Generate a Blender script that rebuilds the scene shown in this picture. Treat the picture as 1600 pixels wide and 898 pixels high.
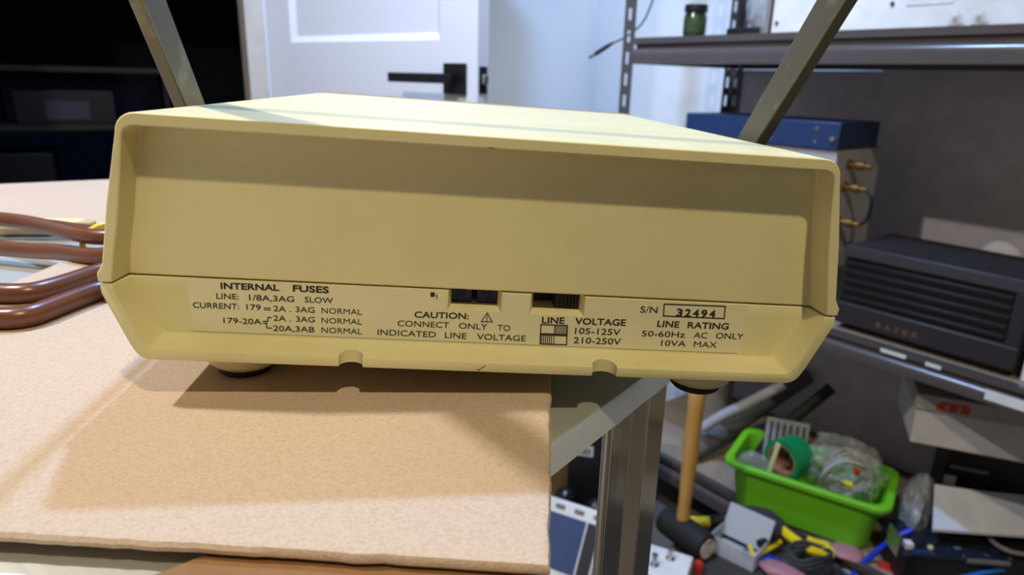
import bpy, bmesh, math, random
from mathutils import Vector, Matrix, noise
random.seed(7)
C = bpy.context.scene
for o in list(bpy.data.objects): bpy.data.objects.remove(o)
COL = C.collection
PI = math.pi
# ------------------------------------------------------------------ camera, light, exposure
EYE = 1.10                       # eye height above the floor, metres
PITCH, ROLL, FPX = math.radians(17.05), math.radians(1.5), 1067.0
def cam_axes():
    fw = Vector((0, math.cos(PITCH), -math.sin(PITCH))); up = Vector((0, math.sin(PITCH), math.cos(PITCH))); rt = Vector((1, 0, 0))
    return (math.cos(ROLL)*rt + math.sin(ROLL)*up, -math.sin(ROLL)*rt + math.cos(ROLL)*up, fw)
RT, UP, FW = cam_axes()
cd = bpy.data.cameras.new('camera'); cam = bpy.data.objects.new('camera', cd); COL.objects.link(cam)
cam.matrix_world = Matrix(((RT.x, UP.x, -FW.x, 0), (RT.y, UP.y, -FW.y, 0), (RT.z, UP.z, -FW.z, EYE), (0, 0, 0, 1)))
cd.sensor_width = 36; cd.lens = 36*FPX/1600; cd.clip_start = .01
cd.dof.use_dof = True; cd.dof.focus_distance = .245; cd.dof.aperture_fstop = 15
C.camera = cam
C.view_settings.view_transform = 'Standard'; C.view_settings.look = 'None'
C.view_settings.exposure = 0.0; C.view_settings.gamma = 1; C.view_settings.use_curve_mapping = False
w = bpy.data.worlds.new('world'); C.world = w; w.use_nodes = True
w.node_tree.nodes['Background'].inputs[0].default_value = (.8, .85, 1, 1); w.node_tree.nodes['Background'].inputs[1].default_value = .05
def lamp(name, loc, target, power, size, col):
    l = bpy.data.lights.new(name, 'AREA'); l.shape = 'DISK'; l.size = size; l.energy = power; l.color = col
    o = bpy.data.objects.new(name, l); COL.objects.link(o); o.location = loc
    o.rotation_euler = (Vector(target)-Vector(loc)).to_track_quat('-Z', 'Y').to_euler()
    return o
DEVP = (0, .25, 1.05)
lamp('ceiling_lamp_beyond', (-.13, 1.08, 2.46), (-.13, 1.08, 0), 36, .07, (.30, .54, 1))
lamp('ceiling_lamp_overhead', (.29, -.60, 2.46), (.29, -.60, 0), 19, .07, (1, .87, .58))
lamp('ceiling_lamp_side', (-.92, .28, 2.46), (-.92, .28, 0), 29, .07, (1, .94, .88))
def spot(name, loc, target, power, cone, col):
    l = bpy.data.lights.new(name, 'SPOT'); l.energy = power; l.color = col; l.spot_size = math.radians(cone); l.spot_blend = .6; l.shadow_soft_size = .12
    o = bpy.data.objects.new(name, l); COL.objects.link(o); o.location = loc; o.rotation_euler = (Vector(target)-Vector(loc)).to_track_quat('-Z', 'Y').to_euler()
spot('added_spot_door', (-.35, .85, 2.44), (-.25, 2.1, 1.15), 60, 62, (.92, .96, 1))  # added light, narrow cone to brighten the door and keep off the bench
spot('added_spot_rack', (.25, 1.0, 2.44), (.55, 2.0, 1.15), 60, 62, (.86, .93, 1))  # added light to brighten the wall and white enclosure at the rack

# ------------------------------------------------------------------ helpers
def lin(c):
    return tuple((v/255/12.92 if v/255 <= .04045 else ((v/255+.055)/1.055)**2.4) for v in c)
def mat(name, rgb, rough=.5, metal=0, var=.08, scale=20, bump=0, bscale=200, spec=.5, trans=0, alpha=1, second=None, emit=0, thr=(.45, .6), coat=0):
    m = bpy.data.materials.new(name); m.use_nodes = True; nt = m.node_tree; b = nt.nodes['Principled BSDF']
    c = lin(rgb); c2 = lin(second) if second else tuple(max(0, v*(1-var*2)) for v in c)
    tc = nt.nodes.new('ShaderNodeTexCoord'); n = nt.nodes.new('ShaderNodeTexNoise'); n.inputs['Scale'].default_value = scale; n.inputs['Detail'].default_value = 5
    nt.links.new(tc.outputs['Object'], n.inputs['Vector'])
    r = nt.nodes.new('ShaderNodeValToRGB'); r.color_ramp.elements[0].position = thr[0] if second else .3; r.color_ramp.elements[1].position = thr[1] if second else .7
    r.color_ramp.elements[0].color = (*c2, 1); r.color_ramp.elements[1].color = (*c, 1)
    if second: r.color_ramp.elements[0].color, r.color_ramp.elements[1].color = (*c, 1), (*c2, 1)
    nt.links.new(n.outputs['Fac'], r.inputs['Fac']); nt.links.new(r.outputs['Color'], b.inputs['Base Color'])
    b.inputs['Roughness'].default_value = rough; b.inputs['Metallic'].default_value = metal
    b.inputs['Specular IOR Level'].default_value = spec; b.inputs['Transmission Weight'].default_value = trans; b.inputs['Alpha'].default_value = alpha
    b.inputs['Coat Weight'].default_value = coat
    if emit: b.inputs['Emission Color'].default_value = (*c, 1); b.inputs['Emission Strength'].default_value = emit
    if bump:
        n2 = nt.nodes.new('ShaderNodeTexNoise'); n2.inputs['Scale'].default_value = bscale; n2.inputs['Detail'].default_value = 3
        nt.links.new(tc.outputs['Object'], n2.inputs['Vector'])
        bp = nt.nodes.new('ShaderNodeBump'); bp.inputs['Strength'].default_value = bump; bp.inputs['Distance'].default_value = .001
        nt.links.new(n2.outputs['Fac'], bp.inputs['Height']); nt.links.new(bp.outputs['Normal'], b.inputs['Normal'])
    return m
def brushed(name, rgb, rough=.25, axis=0, rscale=400):
    m = mat(name, rgb, rough, 1, .05, 8); nt = m.node_tree; b = nt.nodes['Principled BSDF']
    tc = nt.nodes.new('ShaderNodeTexCoord'); mp = nt.nodes.new('ShaderNodeMapping'); s = [rscale]*3; s[axis] = 4; mp.inputs['Scale'].default_value = s
    n = nt.nodes.new('ShaderNodeTexNoise'); n.inputs['Scale'].default_value = 1
    nt.links.new(tc.outputs['Object'], mp.inputs[0]); nt.links.new(mp.outputs[0], n.inputs['Vector'])
    bp = nt.nodes.new('ShaderNodeBump'); bp.inputs['Strength'].default_value = .12; bp.inputs['Distance'].default_value = .0005
    nt.links.new(n.outputs['Fac'], bp.inputs['Height']); nt.links.new(bp.outputs['Normal'], b.inputs['Normal'])
    return m
class MB:
    def __init__(s): s.b = bmesh.new()
    def box(s, c, d, rot=None):
        M = Matrix.Translation(c)
        if rot is not None: M = M @ (Matrix.Rotation(rot, 4, 'Z') if not isinstance(rot, Matrix) else rot)
        bmesh.ops.create_cube(s.b, size=1, matrix=M @ Matrix.Diagonal((*d, 1))); return s
    def bx(s, x0, x1, y0, y1, z0, z1): return s.box(((x0+x1)/2, (y0+y1)/2, (z0+z1)/2), (abs(x1-x0), abs(y1-y0), abs(z1-z0)))
    def loft(s, loops, cap0=True, cap1=True, closed=True):
        vs = [[s.b.verts.new(p) for p in L] for L in loops]; n = len(vs[0])
        for a, b in zip(vs, vs[1:]):
            for i in range(n if closed else n-1):
                j = (i+1) % n
                try: s.b.faces.new((a[i], a[j], b[j], b[i]))
                except ValueError: pass
        if cap0: s.b.faces.new(list(reversed(vs[0])))
        if cap1: s.b.faces.new(vs[-1])
        return s
    def prism(s, poly, z0, z1): return s.loft([[(x, y, z0) for x, y in poly], [(x, y, z1) for x, y in poly]])
    def prism_y(s, poly, y0, y1): return s.loft([[(x, y0, z) for x, z in poly], [(x, y1, z) for x, z in poly]])
    def lathe(s, prof, c=(0, 0, 0), axis='Z', n=24, cap=True):
        loops = []
        for r, h in prof:
            L = []
            for k in range(n):
                a = 2*PI*k/n; x, y = r*math.cos(a), r*math.sin(a)
                p = (x, y, h) if axis == 'Z' else ((h, x, y) if axis == 'X' else (y, h, x))
                L.append(Vector(c)+Vector(p))
            loops.append(L)
        return s.loft(loops, cap, cap)
    def tube(s, pts, r, n=12, smooth=4, rs=None):
        P = [Vector(p) for p in pts]
        Q, RR = [], []
        if smooth and len(P) > 2:
            for i in range(len(P)-1):
                p0 = P[max(i-1, 0)]; p1 = P[i]; p2 = P[i+1]; p3 = P[min(i+2, len(P)-1)]
                for k in range(smooth):
                    t = k/smooth
                    Q.append(.5*((2*p1)+(p2-p0)*t+(2*p0-5*p1+4*p2-p3)*t*t+(3*p1-p0-3*p2+p3)*t**3))
                    RR.append(r if rs is None else rs[i]*(1-t)+rs[i+1]*t)
            Q.append(P[-1]); RR.append(r if rs is None else rs[-1])
        else: Q = P; RR = [r]*len(P) if rs is None else rs
        loops = []; nrm = None
        for i, p in enumerate(Q):
            d = (Q[min(i+1, len(Q)-1)]-Q[max(i-1, 0)]).normalized()
            if nrm is None: nrm = d.orthogonal().normalized()
            nrm = (nrm-d*nrm.dot(d)).normalized(); bn = d.cross(nrm)
            loops.append([p+RR[i]*(math.cos(2*PI*k/n)*nrm+math.sin(2*PI*k/n)*bn) for k in range(n)])
        return s.loft(loops)
    def sph(s, c, r, sc=(1, 1, 1), u=16, v=10):
        bmesh.ops.create_uvsphere(s.b, u_segments=u, v_segments=v, radius=r, matrix=Matrix.Translation(c) @ Matrix.Diagonal((*sc, 1))); return s
    def text(s, string, M, width=None, height=None, bold=.0, depth=.00005):
        # string laid in its local XY plane, lower-left at the origin of M, stretched to width x height
        cu = bpy.data.curves.new('lettering', 'FONT'); cu.body = string; cu.offset = bold; cu.resolution_u = 3
        to = bpy.data.objects.new('lettering', cu); COL.objects.link(to)
        me = bpy.data.meshes.new_from_object(to.evaluated_get(bpy.context.evaluated_depsgraph_get()))
        bpy.data.objects.remove(to); bpy.data.curves.remove(cu)
        xs = [v.co.x for v in me.vertices]; x0, x1 = min(xs), max(xs); sx = width/(x1-x0); sy = height/.70
        me.transform(M @ Matrix.Diagonal((sx, sy, 1, 1)) @ Matrix.Translation((-x0, 0, 0)))
        s.b.from_mesh(me); bpy.data.meshes.remove(me); return s
def fin(o, bev=0, seg=2, ang=.6):
    if bev:
        m = o.modifiers.new('bevel', 'BEVEL'); m.width = bev; m.segments = seg; m.limit_method = 'ANGLE'; m.angle_limit = ang
    for p in o.data.polygons: p.use_smooth = True
    o.data.set_sharp_from_angle(angle=.55)
    return o
def obj(name, mb, m, parent=None, bev=0, seg=2, label=None, world=None, nfix=True):
    if nfix: bmesh.ops.recalc_face_normals(mb.b, faces=mb.b.faces)
    me = bpy.data.meshes.new(name); mb.b.to_mesh(me); mb.b.free()
    if m: me.materials.append(m)
    o = bpy.data.objects.new(name, me); COL.objects.link(o)
    if parent: o.parent = parent
    if world is not None: o.matrix_world = world
    if label: o['label'] = label
    return fin(o, bev, seg)
def tag(o, label, cat, group=None, kind=None):
    o['label'] = label; o['category'] = cat
    if group: o['group'] = group
    if kind: o['kind'] = kind
    return o
def thing(name, label, cat, loc=(0, 0, 0), rz=0, group=None, M=None):
    o = bpy.data.objects.new(name, None); COL.objects.link(o); o.empty_display_size = .05
    if M is not None: o.matrix_world = M
    else: o.location = loc; o.rotation_euler = (0, 0, rz)
    return tag(o, label, cat, group)
def struct(name, mb, m, bev=0, label=None):
    o = obj(name, mb, m, bev=bev); o['kind'] = 'structure'
    if label: o['label'] = label
    return o
def ray(u, v): return RT*((u-800)/FPX)+UP*((449-v)/FPX)+FW
def onz(u, v, z):                                   # where the sight line meets height z
    d = ray(u, v); p = d*((z-EYE)/d.z); return Vector((p.x, p.y, z))
def ony(u, v, y):
    d = ray(u, v); p = d*(y/d.y); return Vector((p.x, p.y, p.z+EYE))
def boolean(o, cutters):
    for c in cutters:
        m = o.modifiers.new('cut', 'BOOLEAN'); m.operation = 'DIFFERENCE'; m.object = c; m.solver = 'EXACT'
    me = bpy.data.meshes.new_from_object(o.evaluated_get(bpy.context.evaluated_depsgraph_get()))
    o.modifiers.clear(); old = o.data; o.data = me; me.name = old.name
    for c in cutters: bpy.data.objects.remove(c)
    for p in me.polygons: p.use_smooth = True
    me.set_sharp_from_angle(angle=.55)
def rrect(w, d, r, n=6, cx=0, cy=0):
    out = []
    for sx, sy, a0 in ((1, 1, 0), (-1, 1, 90), (-1, -1, 180), (1, -1, 270)):
        for k in range(n+1):
            a = math.radians(a0+90*k/n); out.append((cx+sx*(w/2-r)+r*math.cos(a), cy+sy*(d/2-r)+r*math.sin(a)))
    return out

# ------------------------------------------------------------------ materials
CREAM = mat('cream_plastic', (216, 206, 157), .45, 0, .03, 30, .06, 1200, second=(208, 196, 143), thr=(.45, .75))
LABELM = mat('label_film', (222, 214, 176), .42, 0, .02, 40)
INK = mat('black_ink', (38, 34, 28), .6)
RUBBER = mat('black_rubber', (24, 23, 22), .75)
BLUESW = mat('navy_switch_plastic', (24, 30, 78), .4)
BLACKP = mat('black_plastic', (20, 19, 20), .45)
DARKP = mat('charcoal_plastic', (42, 37, 40), .5)
HANDLE = mat('handle_aluminium', (104, 97, 80), .38, .5, .12, 60, .1, 300, second=(138, 130, 110), thr=(.58, .72))
KRAFT = mat('kraft_board', (191, 170, 149), .85, 0, .05, 900, .22, 1500, second=(180, 156, 133), thr=(.4, .7), spec=.2)
KRAFT2 = mat('brown_board', (138, 101, 66), .9, 0, .08, 180, .25, 900, spec=.15)
STEEL = brushed('brushed_steel', (226, 228, 224), .42, 0); STEEL.node_tree.nodes['Principled BSDF'].inputs['Metallic'].default_value = .72
CHROME = brushed('polished_steel', (216, 210, 194), .13, 2, 130)
CABLEM = mat('brown_cable_jacket', (104, 58, 36), .32, 0, .06, 30, spec=.6)
YELLOW = mat('yellow_plastic', (236, 208, 20), .45)
IVORY = mat('ivory_plastic', (226, 212, 160), .5)
WALLM = mat('wall_paint', (222, 226, 232), .8, 0, .01, 4)
DOORM = mat('white_door_paint', (214, 216, 226), .5, 0, .01, 5)
TRIMM = mat('trim_paint', (190, 182, 172), .55)
CEILM = mat('ceiling_paint', (130, 128, 124), .9)
FLOORM = mat('concrete_floor', (112, 104, 96), .7, 0, .12, 5)
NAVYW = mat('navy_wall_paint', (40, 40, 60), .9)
BLACKM = mat('black_metal', (22, 22, 25), .4, .3)
RACK = mat('grey_brown_rack_enamel', (92, 84, 82), .24, .25, .05, 40)
DECK = mat('particle_board', (150, 134, 116), .85, 0, .1, 90)
WHITEM = mat('white_enamel', (232, 230, 226), .4)
GREYM = mat('light_grey_enamel', (176, 174, 176), .5)
BLUEM = mat('blue_enamel', (30, 54, 96), .45)
GOLD = mat('brass_connector', (170, 130, 70), .3, .9)
SILVER = mat('nickel', (196, 192, 184), .25, .95)
GREEN = mat('green_plastic', (112, 192, 34), .42, 0, .02, 10, spec=.5)
TAPEG = mat('green_tape', (20, 132, 78), .35)
CARDC = mat('tape_core_card', (164, 112, 84), .8)
WOOD = mat('beech_handle', (206, 156, 82), .55, 0, .1, 14)
CLEAR = mat('clear_plastic_film', (214, 218, 220), .2, 0, .02, 30, alpha=.20, spec=.8)
CLEARD = mat('grey_plastic_film', (176, 178, 184), .3, 0, .1, 30, alpha=.6, spec=.6)
GLASS = mat('clear_glass', (236, 232, 220), .05, 0, .01, 30, alpha=.35, spec=.8)
PAPER = mat('white_paper', (204, 206, 212), .8)
GREYF = mat('grey_foam', (112, 110, 114), .7, 0, .1, 20)
BLUEC = mat('blue_cable', (22, 52, 196), .4)
GREYC = mat('grey_cable', (120, 116, 116), .45)
RED = mat('red_plastic', (196, 48, 34), .5)
PINK = mat('pink_film', (176, 120, 128), .5)
SCREEN = mat('blue_grey_screen', (62, 80, 116), .25)
JARG = mat('green_jar_glass', (26, 42, 24), .15, 0, .05, 30, spec=.8)
JARL = mat('green_jar_label', (52, 74, 34), .5, 0, .25, 70)
PCB = mat('dark_circuit_board', (26, 32, 44), .45, 0, .1, 80)
GREYT = mat('razed_gilt_lettering', (128, 108, 84), .4, .3)
STICK = mat('white_sticker', (226, 226, 228), .5)
ORANGE = mat('orange_print', (190, 62, 26), .6)
GGLINT = mat('green_glint', (60, 130, 40), .4, emit=.25)  # weak glow for imitated green reflections

# ------------------------------------------------------------------ setting
F = Vector((.28, 1.76, 0)); L = Vector((.62, -.785, 0)).normalized(); D = Vector((-L.y, L.x, 0)); RZ = math.atan2(L.y, L.x)
def sh(t, d, z): p = F+L*t+D*d; return Vector((p.x, p.y, z))   # point on the rack: along, into, height
DA = math.radians(-39); DW = .81
latch = Vector((-.087, 1.556, 0)); ddir = Vector((math.cos(DA), math.sin(DA), 0)); hinge = latch-ddir*DW; dn = Vector((-ddir.y, ddir.x, 0))
corner = sh(-.66, .52, 0); wu = (hinge-corner).normalized(); wn = Vector((wu.y, -wu.x, 0))
if wn.y < 0: wn = -wn
def slab(name, a, b, n, z0, z1, m, th=.1, lab=None):
    n = n.normalized()*th; q = [a, b, b+n, a+n]
    return struct(name, MB().loft([[(p.x, p.y, z0) for p in q], [(p.x, p.y, z1) for p in q]]), m, label=lab)
HC = 2.5
far_r = sh(3.0, .52, 0)
slab('wall_right', corner-L*.12, far_r, D, 0, HC, WALLM)
hu = hinge+wu*.058; left_end = hu+wu*2.2
slab('wall_back', corner, hinge+wu*.005, wn, 0, HC, WALLM)
op1 = hinge+wu*.87
slab('wall_left', op1, left_end, wn, 0, HC, WALLM)
slab('wall_lintel', hinge+wu*.005, op1, wn, 2.08, HC, WALLM)
# the rest of the workshop, out of the frame
FARW = mat('storage_wall_paint', (196, 186, 172), .9)
back_l = left_end-wn*3.4; back_r = far_r-wn*2.4
slab('wall_side', left_end, back_l, wu, 0, HC, FARW)
slab('wall_rear', back_l, back_r, -wn, 0, HC, FARW)
slab('wall_far_right', back_r, far_r, L, 0, HC, FARW)
struct('floor', MB().bx(-6, 6, -5, 8, -.05, 0), FLOORM)
struct('ceiling', MB().bx(-6, 6, -5, 8, HC, HC+.05), CEILM)
# casing at the hinge side of the doorway and over it
def casing(name, a, b, z0, z1):
    return slab(name, a-wn*.012, b-wn*.012, wn, z0, z1, TRIMM, .124)
casing('trim_1', hinge+wu*.007, hu, 0, 2.08)
casing('trim_2', op1-wu*.058, op1, 0, 2.08)
casing('trim_3', hu, op1-wu*.058, 2.03, 2.08)
# dark room beyond
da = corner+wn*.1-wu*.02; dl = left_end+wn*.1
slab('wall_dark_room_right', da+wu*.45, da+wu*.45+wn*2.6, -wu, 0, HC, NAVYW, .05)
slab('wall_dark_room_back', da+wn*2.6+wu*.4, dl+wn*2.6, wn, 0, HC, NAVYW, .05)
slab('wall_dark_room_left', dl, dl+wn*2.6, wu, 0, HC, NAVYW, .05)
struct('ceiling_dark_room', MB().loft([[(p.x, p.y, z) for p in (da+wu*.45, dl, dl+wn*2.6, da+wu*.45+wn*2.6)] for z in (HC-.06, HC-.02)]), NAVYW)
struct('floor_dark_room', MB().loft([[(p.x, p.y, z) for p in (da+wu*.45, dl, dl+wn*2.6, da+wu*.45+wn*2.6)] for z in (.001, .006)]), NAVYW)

# door leaf, standing open
dm = MB()
def dbox(x0, x1, z0, z1, y0=0, y1=.035): dm.bx(x0, x1, y0, y1, z0, z1)
px0, px1 = .115, .694
dbox(0, px0, .01, 2.03); dbox(px1, DW, .01, 2.03); dbox(px0, px1, .01, .16); dbox(px0, px1, .86, 1.178); dbox(px0, px1, 1.90, 2.03)
for z0, z1 in ((.16, .86), (1.178, 1.90)):
    dbox(px0, px1, z0, z1, .012, .026)
    for ya, yb in ((0, .012), (.035, .026)):       # sloped moulding round each panel
        A = [(px0, ya, z0), (px1, ya, z0), (px1, ya, z1), (px0, ya, z1)]; e = .016
        B = [(px0+e, yb, z0+e), (px1-e, yb, z0+e), (px1-e, yb, z1-e), (px0+e, yb, z1-e)]
        dm.loft([A, B], False, False)
door = obj('door_1', dm, DOORM); door['kind'] = 'structure'
door.matrix_world = Matrix.Translation(hinge) @ Matrix.Rotation(DA, 4, 'Z')
hz = EYE-.005; hx = DW-.064
hd = obj('door_handle', MB().bx(hx-.033, hx+.033, -.009, 0, hz-.033, hz+.033), BLACKM, door, .001)
obj('lever', MB().bx(hx-.01, hx+.01, -.05, -.009, hz-.01, hz+.01).bx(hx-.165, hx+.01, -.058, -.046, hz-.0105, hz+.0105), BLACKM, hd, .001)
lp = obj('latch_plate', MB().bx(DW, DW+.0015, .005, .030, hz-.030, hz+.027), BLACKM, door)
obj('latch_bolt', MB().bx(DW+.0015, DW+.011, .010, .025, hz-.011, hz+.010), SILVER, lp, .002)

# ------------------------------------------------------------------ workbench
BT = EYE-.12                                       # top of the bench steel
bd = Vector((.585, .811, 0)).normalized(); bl = Vector((-bd.y, bd.x, 0)); K = Vector((.0830, .2993, 0))
bench = thing('workbench', 'brushed steel workbench under the cardboard, with a polished steel leg', 'workbench', (K.x, K.y, 0), math.atan2(bl.y, bl.x))
# local: x runs leftwards along the far edge direction, y runs towards the camera (-bd)
bt = MB()
prof = [(0, -.0105), (.0022, -.0022), (.0029, -.0007), (.0044, 0)]
def benchloop(off, z): return [(off, -.16+off, z), (.62-off, -.16+off, z), (.62-off, .75-off, z), (off, .75-off, z)]
bt.loft([benchloop(o_, z) for o_, z in [(.003, -.0105)]+prof], True, True)
o = obj('bench_top', bt, STEEL, bench); o.location = (0, 0, BT)
def leg(cx, cy, fx, fy, name='leg'):
    q = [(.004, .0545), (.0015, .0555), (0, .0540), (.0, .037), (.006, .033), (.006, .024), (.0, .020), (.0, .0015), (.0015, 0), (.004, .001)]
    r_ = [(.004, .052), (.003, .038), (.009, .034), (.009, .023), (.003, .019), (.004, .004)]
    P = q+list(reversed(r_)); lm = MB().loft([[(cx+fx*x, cy+fy*y, z) for x, y in P] for z in (0, BT-.0105)])
    return obj(name, lm, CHROME, bench, .0006)
leg(.0003, .0175, 1, 1); leg(.0003, .745, 1, -1); leg(.6197, .745, -1, -1); leg(.6197, -.155, -1, 1)

# ------------------------------------------------------------------ cardboard
def board(name, poly, z0, th, m, label, soft=.0012, jit=.0005, seed=0):
    random.seed(seed); P = []
    for i in range(len(poly)):
        a = Vector(poly[i]); b = Vector(poly[(i+1) % len(poly)]); n = max(2, int((b-a).length/.0035)); t = (b-a).normalized(); nn = Vector((t.y, -t.x))
        for k in range(n):
            p = a.lerp(b, k/n)
            if k: p = p+nn*(noise.noise(Vector((p.x*90, p.y*90, seed)))*jit*1.6+random.uniform(-jit, jit)*.6)
            P.append(p)
    c = sum(P, Vector((0, 0)))/len(P)
    def ins(p, d): return p+(c-p).normalized()*d
    loops = []
    for off, h in ((soft, 0), (0, soft*.8), (0, th-soft), (soft*.5, th-soft*.3), (soft*1.6, th)):
        loops.append([(*ins(p, off), z0+h) for p in P])
    return tag(obj(name, MB().loft(loops), m), label, 'cardboard')
CT = EYE-.1115; T1 = .0040
board('cardboard_sheet', [(.0168, .256), (.0178, .3945), (-.2702, .393), (-.2690, .1520), (-.1262, .1440), (-.055, .1408), (.0110, .1372)], CT-T1, T1, KRAFT, 'tan cardboard sheet nearest the camera, lying directly under the cream instrument', .0016, .0004, 3)
a = onz(248, 898, BT+T1); b = onz(282, 885, BT+T1); dd = (b-a).normalized(); s2 = a-dd*.06; e2 = a+dd*.16
board('cardboard_sheet', [(.006, .10), (.010, .24), (.010, .37), (-.24, .37), (-.24, .172), (-.043, .168), (s2.x, s2.y)], BT+.00005, T1-.0001, KRAFT2, 'darker brown cardboard layer peeking out beneath the front edge of the tan sheet', .0006, .0003, 5)
board('cardboard_sheet', [(-.165, .511), (-.165, .845), (-.4262, .7099), (-.5035, .6647), (-.56, .632), (-.56, .46), (-.3725, .4839), (-.3077, .4922)], CT-.0075, .0075, KRAFT, 'tan cardboard piece at the back of the bench, behind the brown cable', .0012, .0004, 9)

# ------------------------------------------------------------------ the instrument
YAW, RO, PT = .0768, .0466, -.0015
E3 = Matrix.Rotation(YAW, 4, 'Z') @ Matrix.Rotation(RO, 4, 'Y') @ Matrix.Rotation(PT, 4, 'X')
FT = .0978                                          # height of the case over its feet
TP = Vector((-.0066, .2236, EYE-.0181))
MI = Matrix.Translation(TP) @ E3 @ Matrix.Translation((0, 0, -FT))
inst = thing('bench_multimeter', 'cream plastic bench instrument seen from the back, with a printed fuse and voltage label', 'measuring instrument', M=MI)
MIi = MI.inverted()
def dev(u, v, y):
    d = (MIi.to_3x3() @ ray(u, v)); o_ = MIi @ Vector((0, 0, EYE)); s_ = (y-o_.y)/d.y; p = o_+d*s_; return Vector((p.x, y, p.z))
DP, RD = .292, .011
def Z(z): return FT+z
def arc(cx, cz, r, a0, a1, n=6): return [(cx+r*math.cos(math.radians(a0+(a1-a0)*k/n)), cz+r*math.sin(math.radians(a0+(a1-a0)*k/n))) for k in range(n+1)]
SE = -.0553
def mirror(h): return h+[(-x, z) for x, z in reversed(h)]
# outer and inner outline of the upper half, from the left seam over the top to the right
up_out = [(-.1273, SE+.0001), (-.1274, SE+.0030), (-.1262, SE+.0048), (-.1254, SE+.0065)]+[(-.1222, -.029)]+[(-x, z) for x, z in arc(.1112, -.0064, .0064, 0, 90)]
up_out = mirror(up_out)
up_in = [(-.1228, SE+.0001), (-.1218, -.0475), (-.1192, -.034), (-.1172, -.020)]+[(-x, z) for x, z in arc(.1118, -.0080, .0040, 0, 90)]
up_in = mirror(up_in)
lo_out = mirror([(-.1268, SE-.0004), (-.1266, -.0590), (-.1190, -.0768)]+[(-x, z) for x, z in arc(.1125, -.0762, .0060, -25, -90, 5)])
lo_in = mirror([(-.1226, SE-.0004), (-.1222, -.0586), (-.1155, -.0752)]+[(-x, z) for x, z in arc(.1112, -.0752, .0033, -30, -90, 4)])
lo_pan = mirror([(-.1214, SE-.0004), (-.1206, -.0602), (-.1138, -.0735)]+[(-x, z) for x, z in arc(.1100, -.0735, .0028, -30, -90, 4)])
def shell(name, out, inn, pan, seam):
    mb = MB(); b = mb.b
    f = [b.verts.new((x, 0, Z(z))) for x, z in out]; g = [b.verts.new((x*.985, DP, Z(z))) for x, z in out]
    i = [b.verts.new((x, 0, Z(z))) for x, z in inn]; p = [b.verts.new((x, RD, Z(z))) for x, z in pan]
    for k in range(len(out)-1): b.faces.new((f[k], f[k+1], g[k+1], g[k]))
    for k in range(len(inn)-1): b.faces.new((i[k], i[k+1], p[k+1], p[k]))
    b.faces.new(f+list(reversed(i))); b.faces.new(p); b.faces.new(list(reversed(g)))
    b.faces.new([f[0], g[0], g[-1], f[-1], i[-1], p[-1], p[0], i[0]])
    o = obj(name, mb, CREAM, inst, .0005, 2)
    return o
upper = shell('upper_case', up_out, up_in, [(x*.995, z) for x, z in up_in], SE)
lower = shell('lower_case', lo_out, lo_in, lo_pan, SE)
def cutter(mb):
    bmesh.ops.recalc_face_normals(mb.b, faces=mb.b.faces)
    me = bpy.data.meshes.new('cut'); mb.b.to_mesh(me); mb.b.free(); o = bpy.data.objects.new('cut', me); COL.objects.link(o); o.matrix_world = MI; return o
wins = []
cuts = []
for q in (((706, 452), (778, 482)), ((835.5, 460), (907.5, 488.5))):
    a = dev(*q[0], RD); c = dev(*q[1], RD); x0, x1, zb = a.x, c.x, (dev(q[0][0], q[1][1]-3, RD).z+c.z)/2-.0002
    wins.append((x0, x1, zb)); e = .0014
    def sec(y, e): return [(x0-e, y, zb-e), (x1+e, y, zb-e), (x1+e, y, Z(SE)+.004), (x0-e, y, Z(SE)+.004)]
    cuts.append(cutter(MB().loft([sec(RD-.002, e*1.35), sec(RD+.0036, 0), sec(RD+.03, 0)])))
for cx_, r_ in ((-.0455, .0042), (.0446, .0045)):
    cuts.append(cutter(MB().lathe([(r_, Z(-.100)), (r_, Z(-.0742))], (cx_, .0006, 0), n=32)))
bpy.context.view_layer.update()
boolean(lower, cuts)
# rectangular slot interiors: slide switches
y_s = RD+.0105
x0, x1, zb = wins[0]; wd = x1-x0; zt = Z(SE)-.0006
sw = MB().bx(x0-.001, x1+.001, y_s+.003, y_s+.005, zb-.001, zt)
o = obj('slide_switch', sw, BLACKP, inst, label='dark slot holding two navy slide switches')
for fa, fb in ((.0, .44), (.55, 1.0)):
    obj('slider', MB().bx(x0+wd*fa, x0+wd*fb, y_s-.004, y_s+.0029, zb, zt-.0002).bx(x0+wd*(fa+.12), x0+wd*(fa+.17), y_s-.0055, y_s-.004, zb+.001, zt-.001).bx(x0+wd*(fa+.25), x0+wd*(fa+.29), y_s-.0055, y_s-.004, zb+.001, zt-.001), BLUESW, o, .0002)
x0, x1, zb = wins[1]; wd = x1-x0
o = obj('slide_switch', MB().bx(x0-.001, x1+.001, y_s+.003, y_s+.005, zb-.001, zt), BLACKP, inst, label='dark slot with a ribbed black slider')
sl = MB().bx(x0+wd*.48, x1-.0003, y_s-.005, y_s+.0029, zb+.0002, zt-.0002)
for k in range(6): sl.bx(x0+wd*(.52+.075*k), x0+wd*(.555+.075*k), y_s-.0062, y_s-.005, zb+.0006, zt-.0006)
obj('slider', sl, DARKP, o)
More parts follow.
